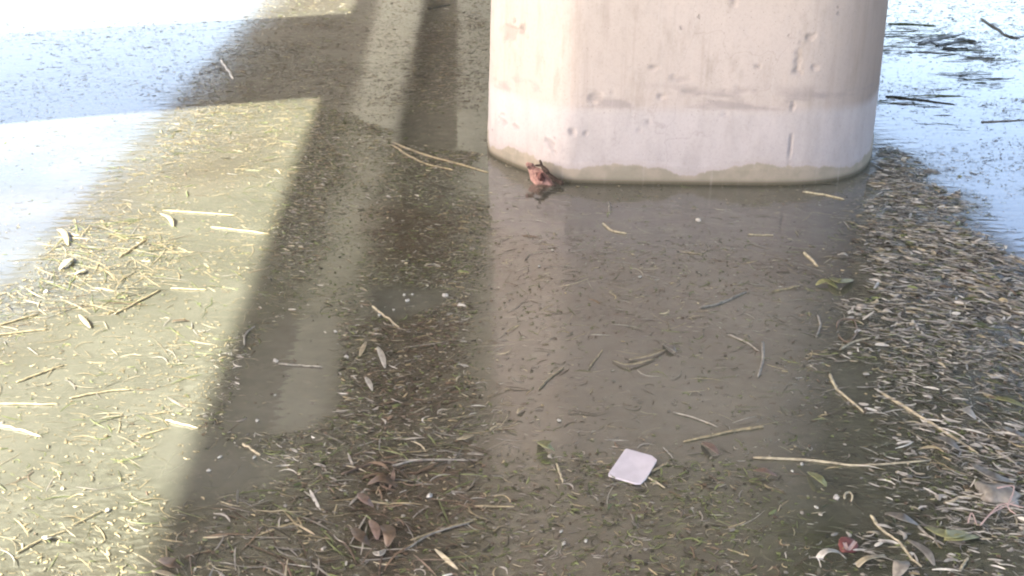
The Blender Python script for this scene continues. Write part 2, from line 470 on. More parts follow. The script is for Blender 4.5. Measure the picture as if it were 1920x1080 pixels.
PIER_PX = [(913, 262), (914, 275), (921, 291), (950, 306), (985, 320), (1020, 333), (1060, 341.5), (1120, 344), (1200, 345.5), (1300, 346.5),
           (1400, 347.5), (1480, 347), (1530, 344), (1570, 338), (1602, 329), (1624, 314), (1634, 296), (1637, 278)]
pier_plan = [at(*p)[:2] for p in PIER_PX]
PIER_POLY = [tuple(p) for p in pier_plan] + [(pier_plan[-1][0] + .1, 14.5), (pier_plan[0][0], 14.5)]

# ------------------------------------------------------------------ scattered litter (nobody could count it)
def scatter(x0, x1, y0, y1, dens_scale=1.0, dmax=620, extra=0):
    n = int((x1 - x0) * (y1 - y0) * dmax * dens_scale)
    x = rng.uniform(x0, x1, n); y = rng.uniform(y0, y1, n)
    k = (np.abs(x) < .60 * y + .6) & (rng.random(n) * dmax < density(x, y) + extra * (fbm(x * 1.5, y * 1.2, 40) > .35)) & ~inside(x, y, PIER_POLY)
    return x[k], y[k]

def build_litter(name, x, y, mat, zrange, size=1.0, sub=False, fine=False):
    n = len(x)
    R = rng.random; G = lambda sd: rng.normal(0, sd, n)
    fm = {k: (soft(x, y, r, .1) > 0) for k, r in (('mat', R_MAT), ('core', R_MATCORE), ('sun', R_SUN), ('lmid', R_LMID), ('pref', R_PIERREF), ('bot', R_BOT), ('sky', R_SKYL))}
    tuft = (many(lambda q: soft(x, y, q, .4), R_TUFT) > 0) & (rng.random(n) < .6)
    brown = many(lambda q: soft(x, y, q, .1), R_BROWN) > 0
    heap = (many(lambda q: soft(x, y, q, .1), R_HEAP) > 0) | (many(lambda q: soft(x, y, q, .1), R_SUNHEAP) > 0)
    names = ['bleach', 'pale', 'straw', 'grey', 'green', 'brown', 'dark']
    TT = np.array([TONES[k] for k in names])
    def pick(w):
        w = np.array(w, float); return rng.choice(7, n, p=w / w.sum())
    dirn = fbm(x * .8, y * .8, 50) * 2 - 1
    big = R(n)
    ln = (.014 + .055 * big ** 2.2) * size
    w = (.0030 + .0045 * R(n)) * size
    ang = dirn * 1.1 + G(.6)
    tone = pick([.2, .8, 2.2, 3.5, 2, 1.6, .8])
    def sel(m, tn=None, ln_=None, w_=None, ang_=None):
        nonlocal tone, ln, w, ang
        if tn is not None: tone = np.where(m, pick(tn), tone)
        if ln_ is not None: ln = np.where(m, ln_, ln)
        if w_ is not None: w = np.where(m, w_, w)
        if ang_ is not None: ang = np.where(m, ang_, ang)
    sel(fm['bot'], [.1, .3, 1.2, 2.5, 4, .8, 1], ln * .85)
    sel(fm['pref'], [.2, .8, 2.4, 3.6, 1.2, 1, .5], np.where(big > .8, ln * 1.7, ln), w * .85)
    sel(fm['sky'], [0, 0, .5, 2, 1, 1.5, 2])
    sel(fm['lmid'] & ~fm['sun'], [.9, 1.4, 1.6, 3, 2, 1.6, 1.2])
    sel(fm['sun'], [.1, 1.8, 4, 1.2, 2.2, .5, .3], np.where(big > .7, ln * 2.0, ln), w * .9)
    sel(fm['mat'], [4.6, 1.0, .3, 4.4, .9, .3, .7], .024 + .060 * R(n), .0060 + .0080 * R(n), -.30 + dirn * .6 + G(.38))
    tm = soft(x, y, R_TOPM, .2) > 0
    sel(tm & ~fm['sun'], [.3, .8, .8, 4, .5, 1.6, 2])
    sel(brown & (R(n) < .65), [0, .3, .6, .6, .3, 6, 1])
    sel(heap & (big > .5), None, ln * 2.3, w * 1.1)
    sel(tuft, [0, .1, .5, 1, 2, .5, 1.5], .05 + .3 * R(n) ** 1.7, .005 + .009 * R(n), .12 + G(.28))
    if fine:
        ln = .008 + .026 * R(n) ** 1.5; w = .0013 + .0022 * R(n)
    flip = R(n) < .22
    ang = np.where(flip & ~tuft, R(n) * math.pi, ang)
    near = fm['mat'] & (y < 4.3)
    w = np.where(near, w * .6, w); ln = np.where(near, ln * .72, ln)
    w = np.where(near & (R(n) < .05), w * 2.2, w)
    far = y > 8.5
    w = np.where(far, w * 1.3, w); ln = np.where(far, ln * 1.3, ln); ang = np.where(far, ang * .6, ang)
    if not sub and not fine:
        lg = R(n) < .010
        ln = np.where(lg, .10 + .16 * R(n), ln); w = np.where(lg, .0025 + .002 * R(n), w)
    if fine: tone = np.where(fm['sun'], 2, tone)  # sunlit brightness painted in: fines there all take the straw tone
    sv = np.exp(G(.32)) * .88; w = np.where(fm['mat'], w * sv, w); ln = np.where(fm['mat'], ln * np.exp(G(.35)), ln)
    # leafier bits among the chopped reed: broad short ones
    lf = R(n) < .07
    w = np.where(lf & ~far, w * 2.1, w); ln = np.where(lf, ln * .9, ln)
    dx, dy = np.cos(ang), np.sin(ang)
    z0 = zrange[0] + (zrange[1] - zrange[0]) * R(n)
    bend = G(.13) * ln * np.where(ln > .1, .45, 1)
    arch = 0 if sub else np.maximum(0, G(.07)) * np.minimum(ln, .08)
    tilt = 0 if sub else G(.07) * np.minimum(ln, .08)
    roll = G(.5)
    base = TT[tone] * np.where(fm['sun'], .46 + .22 * R(n), .45 + .75 * R(n))[:, None]
    if sub: base = base * 1.35
    ns = 4
    V = np.zeros((n, ns + 1, 3, 3)); Cc = np.zeros((n, ns + 1, 3, 3))
    for j in range(ns + 1):
        t = j / ns * 2 - 1; a = 1 - t * t
        kink = bend * a
        cx = x + dx * ln * .5 * t - dy * kink; cy = y + dy * ln * .5 * t + dx * kink
        cz = z0 + arch * a * .6 + tilt * t * .5
        ww = w * .5 * (.35 + .65 * a ** .5)
        sx, sy, sz = -dy * ww * np.cos(roll), dx * ww * np.cos(roll), ww * np.sin(roll) * .7
        V[:, j, 0] = np.stack([cx - sx, cy - sy, cz - sz], 1)
        V[:, j, 1] = np.stack([cx, cy, cz + ww * .5], 1)
        V[:, j, 2] = np.stack([cx + sx, cy + sy, cz + sz], 1)
        Cc[:, j, 0] = base * .9; Cc[:, j, 1] = base * 1.15; Cc[:, j, 2] = base
    k = (ns + 1) * 3
    q = np.array([[j * 3 + a_, j * 3 + 1 + a_, j * 3 + 4 + a_, j * 3 + 3 + a_] for j in range(ns) for a_ in (0, 1)])
    Fq = (np.arange(n)[:, None, None] * k + q[None]).reshape(-1, 4)
    return fast_mesh(name, V.reshape(-1, 3), Fq, mat, np.clip(Cc.reshape(-1, 3), 0, 1))

def fast_mesh(name, V, Fq, mat, cols):
    me = bpy.data.meshes.new(name); nv, nf, m = len(V), len(Fq), Fq.shape[1]
    me.vertices.add(nv); me.vertices.foreach_set('co', V.astype(np.float32).ravel())
    me.loops.add(nf * m); me.loops.foreach_set('vertex_index', Fq.astype(np.int32).ravel())
    me.polygons.add(nf); me.polygons.foreach_set('loop_start', (np.arange(nf) * m).astype(np.int32))
    me.update(calc_edges=True)
    me.polygons.foreach_set('use_smooth', np.ones(nf, bool))
    me.materials.append(mat)
    ca = me.color_attributes.new('tone', 'FLOAT_COLOR', 'POINT')
    arr = np.ones((nv, 4), np.float32); arr[:, :3] = cols; ca.data.foreach_set('color', arr.ravel())
    o = bpy.data.objects.new(name, me); C.objects.link(o)
    return o

DK = 3.6
x, y = scatter(-9, 9, 2.2, 17, DK)
print('pieces', len(x))
sunm = (soft(x, y, R_SUN, .05) > 0); matm = (soft(x, y, R_MAT, .05) > 0)
o = build_litter('floating_litter', x[sunm], y[sunm], M_LIT, (-.001, .005))
tag(o, 'straw coloured reed litter floating thinly in the sunlit water', 'floating litter', kind='stuff')
o = build_litter('floating_litter', x[matm & ~sunm], y[matm & ~sunm], M_LIT, (.0, .012))
tag(o, 'dense silvery carpet of chopped reed floating right of the pier', 'floating litter', kind='stuff')
k = ~sunm & ~matm
o = build_litter('floating_litter', x[k], y[k], M_LIT, (-.001, .006))
tag(o, 'brown and green reed litter floating in the shade under the bridge', 'floating litter', kind='stuff')
x2, y2 = scatter(-9, 9, 2.2, 17, 2.2, 620, 45)
o = build_litter('sunken_litter', x2, y2, M_SUB, (-.02, -.005), 1.5, True)
tag(o, 'dim waterlogged reed litter hanging just below the water surface', 'sunken litter', kind='stuff')

x3, y3 = scatter(-7, 7, 2.2, 13, 5.5, 620, 30)
print('fines', len(x3))
o = build_litter('fine_litter', x3, y3, M_LIT, (.0, .004), 1.0, False, True)
tag(o, 'fine chopped straw and weed crumbs drifting between the larger pieces', 'floating litter', kind='stuff')

# filamentous algae: thin curly threads just at the surface
n = 60000
fx = rng.uniform(-6, 6, n); fy = rng.uniform(2.2, 9.5, n)
wt = .14 + 1.3 * soft(fx, fy, R_BOT, .3) + .65 * soft(fx, fy, R_LMID, .1) + .35 * soft(fx, fy, R_MAT) - .05 * soft(fx, fy, R_CALM)
wt = wt * np.clip(fbm(fx * 2.4, fy * 2.0, 123) * 3 - 1.0, .05, 1) * (many(lambda q: soft(fx, fy, q, .08), R_OPEN) < .5)
k = (np.abs(fx) < .58 * fy + .4) & ~inside(fx, fy, PIER_POLY) & (rng.random(n) * 1.2 < wt)
fx, fy = fx[k], fy[k]; n = len(fx); print('threads', n)
NS = 7
an = rng.uniform(0, 6.28, n); cur = rng.normal(0, .55, n); sl = rng.uniform(.004, .011, n); wd = rng.uniform(.0009, .0022, n)
tn = np.array([TONES[t] for t in ('green', 'grey', 'straw', 'brown', 'dark')])[rng.choice(5, n, p=[.42, .2, .14, .14, .10])] * rng.uniform(.5, 1.2, n)[:, None]
V = np.zeros((n, NS + 1, 2, 3)); px_, py_ = fx.copy(), fy.copy(); zz_ = rng.uniform(.0008, .005, n)
for j in range(NS + 1):
    nxv, nyv = -np.sin(an) * wd, np.cos(an) * wd
    V[:, j, 0] = np.stack([px_ - nxv, py_ - nyv, zz_], 1); V[:, j, 1] = np.stack([px_ + nxv, py_ + nyv, zz_ + wd * .8], 1)
    an = an + cur + rng.normal(0, .2, n); px_ = px_ + np.cos(an) * sl; py_ = py_ + np.sin(an) * sl; zz_ = np.clip(zz_ + rng.normal(0, .0012, n), .0006, .009)
q = np.array([[j * 2, j * 2 + 1, j * 2 + 3, j * 2 + 2] for j in range(NS)])
Ff = (np.arange(n)[:, None, None] * (NS + 1) * 2 + q[None]).reshape(-1, 4)
o = fast_mesh('algae_threads', V.reshape(-1, 3), Ff, M_LIT, np.repeat(tn, (NS + 1) * 2, 0))
tag(o, 'thin curly threads of green algae tangled over the shaded water', 'algae', kind='stuff')

# algae flecks: tiny crumpled duckweed-like crumbs
n = 150000
cx = rng.uniform(-8, 8, n); cy = rng.uniform(2.2, 13, n)
k = (np.abs(cx) < .58 * cy + .4) & ~inside(cx, cy, PIER_POLY) & (rng.random(n) * 420 < density(cx, cy) + 1)
cx, cy = cx[k], cy[k]; n = len(cx); print('flecks', n)
r = rng.uniform(.0025, .008, n); a0 = rng.uniform(0, 6.28, n)
tn = np.array([TONES[t] for t in ('green', 'brown', 'grey', 'pale', 'dark')])[rng.choice(5, n, p=[.42, .18, .2, .08, .12])] * rng.uniform(.4, 1.1, n)[:, None]
sn = soft(cx, cy, R_SUN, .05) > 0; tn[sn] = np.array(TONES['straw']) * rng.uniform(.55, .8, sn.sum())[:, None]  # flecks in the sunlit strip painted paler to brighten it
V = np.zeros((n, 6, 3)); V[:, 0] = np.stack([cx, cy, .003 + r * .3], 1)
for j in range(5):
    rr = r * rng.uniform(.6, 1.4, n); an = a0 + j * 1.2566
    V[:, j + 1] = np.stack([cx + rr * np.cos(an), cy + rr * np.sin(an), rng.uniform(.0005, .004, n)], 1)
Ft = (np.arange(n)[:, None, None] * 6 + np.array([[0, 1 + j, 1 + (j + 1) % 5] for j in range(5)])[None]).reshape(-1, 3)
o = fast_mesh('algae_flecks', V.reshape(-1, 3), Ft, M_LIT, np.repeat(tn, 6, 0))
tag(o, 'small green and brown algae crumbs speckled over the water', 'algae', kind='stuff')

# ------------------------------------------------------------------ water, river bed
gx = np.unique(np.concatenate([[-400, -150, -60, -25, -12], np.arange(-8, 8.001, .05), [12, 25, 60, 150, 400]]))
gy = np.unique(np.concatenate([[-400, -100, -30, -8, 0], np.arange(2.0, 16.001, .05), [17, 19, 23, 30, 45, 80, 160, 400]]))
X, Y = np.meshgrid(gx, gy)
xf, yf = X.ravel(), Y.ravel()
V = np.stack([xf, yf, 0 * xf], 1)
nx = len(gx); ny = len(gy)
I = (np.arange(ny - 1)[:, None] * nx + np.arange(nx - 1)[None, :]).ravel()
Fw = np.stack([I, I + 1, I + nx + 1, I + nx], 1)
water = mesh_obj('water', V, Fw, M_WATER)
dn = density(xf, yf)
def blur(a):
    a = a.reshape(ny, nx).copy()
    for _ in range(3):
        a[1:-1, 1:-1] = (a[1:-1, 1:-1] * 2 + a[:-2, 1:-1] + a[2:, 1:-1] + a[1:-1, :-2] + a[1:-1, 2:]) / 6
    return a.ravel()
carpet = blur(np.clip(dn / 230, 0, 1) * (.55 + .6 * fbm(xf * 5, yf * 4, 61)))
green = blur(np.clip(fbm(xf * .9, yf * .6, 77) * 2.2 - .6, 0, 1) * np.clip(.25 + .8 * np.maximum(soft(xf, yf, R_LMID), np.maximum(soft(xf, yf, R_BOT, .3), soft(xf, yf, R_MAT) * .5)), 0, 1))
brownm = blur(np.maximum(many(lambda q: soft(xf, yf, q, .15), R_BROWN) * .9, np.clip(fbm(xf * .8, yf * .6, 99) * 2 - .9, 0, .5)))
pool = blur(many(lambda q: soft(xf, yf, q, .08), R_OPEN)); green *= 1 - pool; brownm *= 1 - pool
topm = blur(soft(xf, yf, R_TOPM, .3)); green *= 1 - .8 * topm; carpet *= 1 - .35 * topm
ca = water.data.color_attributes.new('scum', 'FLOAT_COLOR', 'POINT')
ca.data.foreach_set('color', np.stack([carpet, green, brownm, 1 + 0 * xf], 1).astype(np.float32).ravel())
tag(water, kind='structure')
bed = mesh_obj('river_bed', [(-400, -400, -.16), (400, -400, -.16), (400, 400, -.16), (-400, 400, -.16)], [(0, 1, 2, 3)], M_BED)
tag(bed, kind='structure')

# ------------------------------------------------------------------ bridge pier
def pier_mesh(name, plan, y_back, ztop, dents=(), batter=.022, mat=M_PIER, parent=None):
    P = [np.array([p[0], p[1], 0]) for p in plan]
    Q = resample(P, 340)
    # back: straight sides, rounded tail
    xl, xr = P[0][0], P[-1][0]
    ylast = P[-1][1]; yfirst = P[0][1]
    back = [np.array([xr + .01, y, 0]) for y in np.linspace(ylast + .2, y_back - .8, 8)]
    for a in np.linspace(0, math.pi, 14)[1:-1]:
        back.append(np.array([(xl + xr) / 2 + math.cos(a) * (xr - xl) / 2, y_back - .8 + .8 * math.sin(a), 0]))
    back += [np.array([xl, y, 0]) for y in np.linspace(y_back - .8, yfirst + .2, 8)]
    ring = Q + back
    m = len(ring)
    ring = np.array(ring)
    tn = np.roll(ring, -1, 0) - np.roll(ring, 1, 0)
    nr = np.stack([tn[:, 1], -tn[:, 0]], 1); nr /= np.linalg.norm(nr, axis=1)[:, None] + 1e-9
    zs = list(np.arange(-.4, 0, .05)) + list(np.arange(0, 1.5, .0125)) + list(np.linspace(1.55, ztop, 24))
    cxm = (xl + xr) / 2
    V = []; PIT = []
    for z in zs:
        sc = 1 - batter * z / 1.1 if z < 2.5 else 1 - batter * 2.5 / 1.1
        x = cxm + (ring[:, 0] - cxm) * sc; y = ring[:, 1] + max(0, z) * .01
        d = (fbm(ring[:, 0] * 2.5 + ring[:, 1] * .3, ring[:, 1] * 0 + z * 2.5, 5) - .5) * .010 + \
            (vnoise(ring[:, 0] * 22 + ring[:, 1] * 9, z * 22 + 0 * ring[:, 0], 8) - .5) * .0018
        # slightly proud silt crust at the waterline
        edge = .104 + (fbm(ring[:, 0] * 3, 0 * ring[:, 0], 31) - .5) * .07
        d = d - np.clip((z - edge) / .02, 0, 1) * .006 * (z < 1.5)
        pit = 0 * ring[:, 0]
        for (dx_, dz_, rx, rz, dep) in dents:
            q = ((ring[:, 0] - dx_) / rx) ** 2 + ((z - dz_) / rz) ** 2
            rag = 1 + (vnoise(ring[:, 0] * 45, z * 45 + 0 * ring[:, 0], 12) - .5) * 1.9
            kk = np.clip(1.2 - q * rag, 0, 1) * (ring[:, 1] < 8.2)
            d = d - dep * kk; pit = np.maximum(pit, kk)
        PIT.append(pit)
        V.append(np.stack([x + nr[:, 0] * d, y + nr[:, 1] * d, np.full(m, z)], 1))
    V = np.concatenate(V)
    Fc = []
    for k in range(len(zs) - 1):
        a = k * m
        for j in range(m):
            j2 = (j + 1) % m
            Fc.append((a + j, a + j2, a + m + j2, a + m + j))
    Fc.append(tuple((len(zs) - 1) * m + j for j in range(m)))
    o = mesh_obj(name, V, Fc, mat, parent)
    ca = o.data.color_attributes.new('pit', 'FLOAT_COLOR', 'POINT')
    p_ = np.concatenate(PIT); ca.data.foreach_set('color', np.repeat(p_, 4).astype(np.float32))
    return o

yfront = at(1300, 346)[1]
def pz(px, py):
    p = at_y(px, py, yfront + (0 if px > 1060 else (1060 - px) / 150 * .45)); return p[0], p[2]
dents = []
for (px, py, rx, rz, dep) in [(948, 66, .045, .05, .02), (972, 60, .02, .03, .012), (940, 240, .02, .02, .012), (962, 246, .02, .016, .012),
                              (1030, 272, .03, .02, .014), (1036, 285, .014, .012, .014), (1072, 250, .016, .018, .014), (1098, 252, .012, .012, .01),
                              (1112, 186, .04, .03, .010), (1238, 180, .018, .014, .014), (1225, 127, .035, .010, .010), (1275, 150, .05, .014, .006),
                              (1525, 70, .03, .018, .012), (1500, 118, .012, .05, .010), (1495, 135, .03, .014, .010), (1532, 128, .02, .014, .010),
                              (1488, 200, .008, .03, .010), (1484, 275, .004, .07, .012), (1423, 125, .010, .008, .010), (1378, 5, .008, .03, .010),
                              (1197, 245, .012, .015, .008), (1215, 232, .01, .018, .008), (1360, 213, .008, .006, .012), (1290, 172, .05, .02, .006),
                              (1390, 170, .05, .018, .006)]:
    q = pz(px, py); dents.append((q[0], q[1], rx * 1.15, rz * 1.15, dep * 1.1))
def empty(name, loc):
    e = bpy.data.objects.new(name, None); C.objects.link(e); e.location = loc; e.empty_display_size = .3; return e

# the bridge: deck, girders and the pier that stands in the water
HD = 5.0; HG = 4.35
def edge_x(p1, p2, h):
    a, b = at_m(*p1, h), at_m(*p2, h)
    return a, b
La, Lb = edge_x((0, 545), (400, 110), HD)
Ra, Rb = edge_x((1640, 258), (1920, 482), HD)
def on(a, b, y): return a[0] + (b[0] - a[0]) * (y - a[1]) / (b[1] - a[1])
Y0, Y1 = -1.2, 75.0
print('deck left x', on(La, Lb, 0), on(La, Lb, 30), 'right', on(Ra, Rb, 0), on(Ra, Rb, 30))
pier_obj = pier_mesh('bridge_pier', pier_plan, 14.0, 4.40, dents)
tag(pier_obj, 'rounded cream concrete bridge pier with a wet silt line at the water', 'bridge pier')
def prism(name, quad, z0, z1, mat, parent):
    V = [(q[0], q[1], z0) for q in quad] + [(q[0], q[1], z1) for q in quad]
    Fc = [(3, 2, 1, 0), (4, 5, 6, 7)] + [(i, (i + 1) % 4, 4 + (i + 1) % 4, 4 + i) for i in range(4)]
    return mesh_obj(name, V, Fc, mat, parent, smooth=False)
bridge = empty('bridge_deck', (0, 0, HD))
tag(bridge, 'concrete bridge deck on long girders passing overhead above the pier', 'bridge deck')
inv = Vector((0, 0, HD))
lx = lambda y: on(La, Lb, y); rx_ = lambda y: on(Ra, Rb, y)
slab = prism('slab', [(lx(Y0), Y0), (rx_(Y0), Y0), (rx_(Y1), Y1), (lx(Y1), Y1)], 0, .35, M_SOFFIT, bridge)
# girders: edges read from their mirror images
def girder(pl, pr, zb=HG):
    a1, a2 = at_m(*pl[0], zb), at_m(*pl[1], zb); b1, b2 = at_m(*pr[0], zb), at_m(*pr[1], zb)
    ya, yb = Y0 + .1, Y1 - .1
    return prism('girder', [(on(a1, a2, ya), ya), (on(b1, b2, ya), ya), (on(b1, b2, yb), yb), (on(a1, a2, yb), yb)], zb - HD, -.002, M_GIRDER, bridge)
g1 = girder(((538, 700), (650, 250)), ((640, 700), (738, 250)))
g2 = girder(((855, 800), (857, 200)), ((935, 800), (935, 200)))
for off in (2.4, 4.8, 7.0):
    g = g2.copy(); C.objects.link(g); g.parent = bridge; g.location = (off, 0, 0)
for s, f in ((-1, lx), (1, rx_)):
    dx = .0 if s < 0 else -.25
    prism('parapet', [(f(Y0) + dx, Y0 + .01), (f(Y0) + dx + .25, Y0 + .01), (f(Y1) + dx + .25, Y1 - .01), (f(Y1) + dx, Y1 - .01)], .352, 1.1, M_DECK, bridge)

# added blocker, out of view: its shadow falls across the sunlit water
b1 = at(610, 181)[:2]; b2 = at(0, 242)[:2]; t1 = at(480, 35)[:2]
dirb = (b1 - b2) / np.linalg.norm(b1 - b2)
print('band dir', dirb, 'light', SHD)
perp = np.array([-SHD[1], SHD[0]])
w_band = float(np.dot(t1 - b1, perp)); print('band width', w_band)
base = b1 - SHD * 10.2
blocker = empty('shadow_blocker', (base[0], base[1], 0))  # unseen block added only for the shadow band it casts
tag(blocker, 'tall plain concrete block added out of view left of the bridge to cast a shadow', 'shadow blocker')
u = -SHD * 1.2
quad = [(0, 0), tuple(perp * w_band), tuple(perp * w_band + u), tuple(u)]
prism('blocker_shaft', quad[::-1], -.4, 10.5, M_DECK, blocker)
blocker_cap = [(q[0] + .0, q[1], 0) for q in quad]
prism('blocker_cap', [tuple(np.array(q) * 1.0 + (0, 0)) for q in quad[::-1]], 10.502, 10.8, M_DECK, blocker)

# ------------------------------------------------------------------ single pieces you can point at
REED = 'long reed stalks lying on the water'
S = [
 ([(415, 112), (438, 147)], 8, 'bleach', 'short white stick poking up in the dark far water'),
 ([(1650, 733), (1740, 789), (1834, 849)], 8, 'pale', 'long straight diagonal reed across the dense litter at right'),
 ([(1412, 857), (1530, 863), (1610, 872), (1745, 862)], 7, 'pale', 'long slightly bowed horizontal reed in the lower right'),
 ([(1432, 799), (1380, 806), (1282, 827)], 8, 'straw', 'straight reed above and right of the white card'),
 ([(698, 573), (748, 612)], 6, 'pale', 'thin pale stick slanting into the dark pool left of the pier reflection'),
 ([(522, 681), (605, 687)], 5, 'grey', 'thin level stick with a pale knob over the grey pool'),
 ([(735, 266), (800, 290), (880, 312), (915, 322)], 6, 'straw', 'upper reed of the pair pointing at the pier foot'),
 ([(732, 270), (790, 303), (850, 318)], 5, 'straw', 'lower reed of the pair pointing at the pier foot'),
 ([(1505, 359), (1545, 364), (1583, 373)], 5, 'pale', 'small reed floating beside the right foot of the pier'),
 ([(1365, 626), (1398, 640), (1424, 658)], 5, 'grey', 'upper left arm of the forked twig pair'),
 ([(1430, 640), (1430, 675), (1421, 706)], 7, 'grey', 'curved upright arm of the forked twig pair'),
 ([(1533, 590), (1538, 610), (1530, 632)], 5, 'grey', 'small curved upright twig left of the dense litter'),
 ([(1044, 868), (1055, 904)], 6, 'pale', 'short tan stick standing upright left of the white card'),
 ([(890, 948), (965, 949)], 5, 'straw', 'level straw crossing the reflected pier edge'),
 ([(455, 830), (488, 853)], 7, 'pale', 'short thick pale twig below the grey pool'),
 ([(-10, 612), (30, 600), (72, 588)], 7, 'pale', 'upper of two sunlit reeds at the left edge'),
 ([(-10, 628), (90, 616)], 6, 'pale', 'lower of two sunlit reeds at the left edge'),
 ([(-10, 756), (110, 757)], 7, 'pale', 'level sunlit reed at the left edge'),
 ([(-10, 796), (30, 803), (78, 818)], 8, 'bleach', 'bright thick sunlit reed sloping down from the left edge'),
 ([(30, 716), (120, 683)], 7, 'pale', 'sunlit reed rising to the right in the left foreground'),
 ([(305, 394), (370, 398), (442, 403)], 6, 'pale', 'level sunlit reed in the middle of the bright strip'),
 ([(130, 746), (200, 733), (245, 730)], 6, 'pale', 'nearly level sunlit reed inside the bright strip'),
 ([(310, 787), (372, 802)], 7, 'bleach', 'bright sunlit reed touching the shadow edge'),
 ([(320, 540), (388, 542)], 6, 'pale', 'short level sunlit reed right of the straw tangle'),
 ([(215, 588), (250, 570), (300, 543)], 8, 'straw', 'thick slanting reed in the sunlit straw tangle'),
 ([(225, 480), (275, 448)], 8, 'straw', 'double slanting reed on top of the sunlit straw tangle'),
 ([(30, 1037), (80, 1010), (125, 994)], 6, 'pale', 'sunlit reed low in the left corner'),
 ([(135, 985), (190, 957)], 5, 'pale', 'faint sunlit reed rising above the left corner'),
 ([(395, 425), (440, 430), (505, 438)], 6, 'pale', 'sunlit reed reaching into the bridge shadow'),
 ([(1312, 576), (1350, 568), (1400, 546)], 6, 'grey', 'bent grey reed in the smooth water below the pier'),
 ([(1448, 546), (1500, 535)], 6, 'straw', 'short green tan reed in the middle right water'),
 ([(1508, 472), (1520, 484), (1534, 498)], 8, 'pale', 'thick stub of reed left of the dense litter'),
 ([(735, 872), (790, 862), (895, 862)], 6, 'grey', 'upper brown stem above the heap of dead leaves'),
 ([(640, 888), (700, 868), (745, 866)], 7, 'brown', 'dark stem arching over the heap of dead leaves'),
 ([(770, 1012), (830, 992), (888, 975)], 6, 'straw', 'straw stem right of the dead leaf clump'),
 ([(760, 1030), (810, 1000), (880, 980)], 5, 'grey', 'grey stem under the straw stem right of the leaf clump'),
 ([(1262, 772), (1310, 785), (1345, 800)], 4, 'grey', 'faint thin reed above the straight reed'),
 ([(1556, 700), (1570, 728), (1620, 772)], 7, 'pale', 'pale bent stem beside the small dark pool'),
 ([(1632, 965), (1655, 992), (1690, 1016)], 7, 'pale', 'upper pale stem of the chain at lower right'),
 ([(1686, 1013), (1705, 1040), (1728, 1062)], 7, 'pale', 'lower pale stem of the chain at lower right'),
 ([(1722, 985), (1740, 1003), (1770, 1020)], 6, 'grey', 'grey stem under the green husk at lower right'),
 ([(1770, 942), (1830, 928), (1925, 925)], 8, 'pale', 'pale reed sticking out from under the plastic scrap'),
 ([(1800, 1068), (1815, 1045)], 7, 'pale', 'short pale stub near the bottom right corner'),
 ([(1222, 884), (1236, 876), (1252, 866)], 6, 'straw', 'straw touching the right corner of the white card'),
 ([(1213, 893), (1230, 903), (1247, 914)], 5, 'pale', 'straw trailing below the white card'),
 ([(1243, 838), (1262, 858)], 4, 'grey', 'thin twig above right of the white card'),
 ([(1010, 729), (1035, 705), (1058, 688)], 5, 'straw', 'slanting straw in the upper half of the pier reflection'),
 ([(1105, 690), (1130, 655)], 4, 'straw', 'thin straw right of the slanting straw in the pier reflection'),
 ([(1130, 418), (1150, 432), (1175, 437)], 6, 'pale', 'small bent reed just below the pier foot'),
 ([(1142, 378), (1143, 402)], 6, 'grey', 'small upright stick under the pier foot'),
 ([(1402, 439), (1450, 440)], 4, 'pale', 'short level straw in the calm water under the pier'),
 ([(1800, 128), (1770, 100), (1830, 60)], 0, '', ''),
 ([(1722, 82), (1760, 72), (1810, 62)], 9, 'grey', 'grey reed of the dark tuft beside the pier top'),
 ([(1755, 86), (1800, 77), (1830, 76)], 7, 'dark', 'dark reed of the tuft beside the pier top'),
 ([(1768, 90), (1815, 90)], 6, 'dark', 'lower dark reed of the tuft beside the pier top'),
 ([(1665, 44), (1710, 45), (1755, 48)], 6, 'green', 'topmost green reed beside the pier'),
 ([(1840, 34), (1870, 55), (1900, 70), (1925, 66)], 8, 'grey', 'long bent grey stick in the top right corner'),
 ([(1660, 180), (1720, 186), (1790, 195)], 6, 'dark', 'dark reed on the white sky reflection right of the pier'),
 ([(1840, 228), (1925, 224)], 3, 'grey', 'hair thin reed on the bright water at the right edge'),
 ([(802, 16), (845, 8)], 6, 'dark', 'dark stick in the water at the top left of the pier'),
 ([(1575, 655), (1600, 640), (1632, 632)], 6, 'pale', 'pale stem leaning on the dark ring'),
 ([(1710, 600), (1722, 618)], 8, 'bleach', 'short thick pale stub above the dense litter curls'),
]
for pts, w, tone, lab in S:
    if 'sunlit' in lab: w *= .72; tone = {'bleach': 'pale', 'pale': 'straw'}.get(tone, tone)
    if w: stalk(pts, w, tone, lab, group=REED)
random.seed(5)
# ring and loops of dark root
def loop(cx_, cy_, rxp, ryp, wpx, tone, label, arc=(0, 330)):
    pts = [(cx_ + rxp * math.cos(math.radians(a)) * random.uniform(.82, 1.18), cy_ + ryp * math.sin(math.radians(a)) * random.uniform(.82, 1.18), random.uniform(.004, .012)) for a in range(arc[0], arc[1] + 1, 40)]
    P = px3(pts); V, Fc = tube_geo(P, pxm(P, wpx) / 2, n=40, k=6, taper=(1, .7), jit=.2)
    return tag(place(mesh_obj('root_loop', V, Fc, M_LIT, cols=solid_tone(len(V), tone)), P), label, 'root', 'curled roots in the litter')
loop(1588, 618, 19, 20, 4, 'brown', 'dark ring of curled root left of the dense litter', (-170, 150))
loop(1590, 935, 8, 12, 4, 'pale', 'small curl of pale root beside the white plug', (-180, 40))
loop(478, 635, 20, 20, 3.5, 'grey', 'half curl of grey root at the shadow edge', (150, 300))

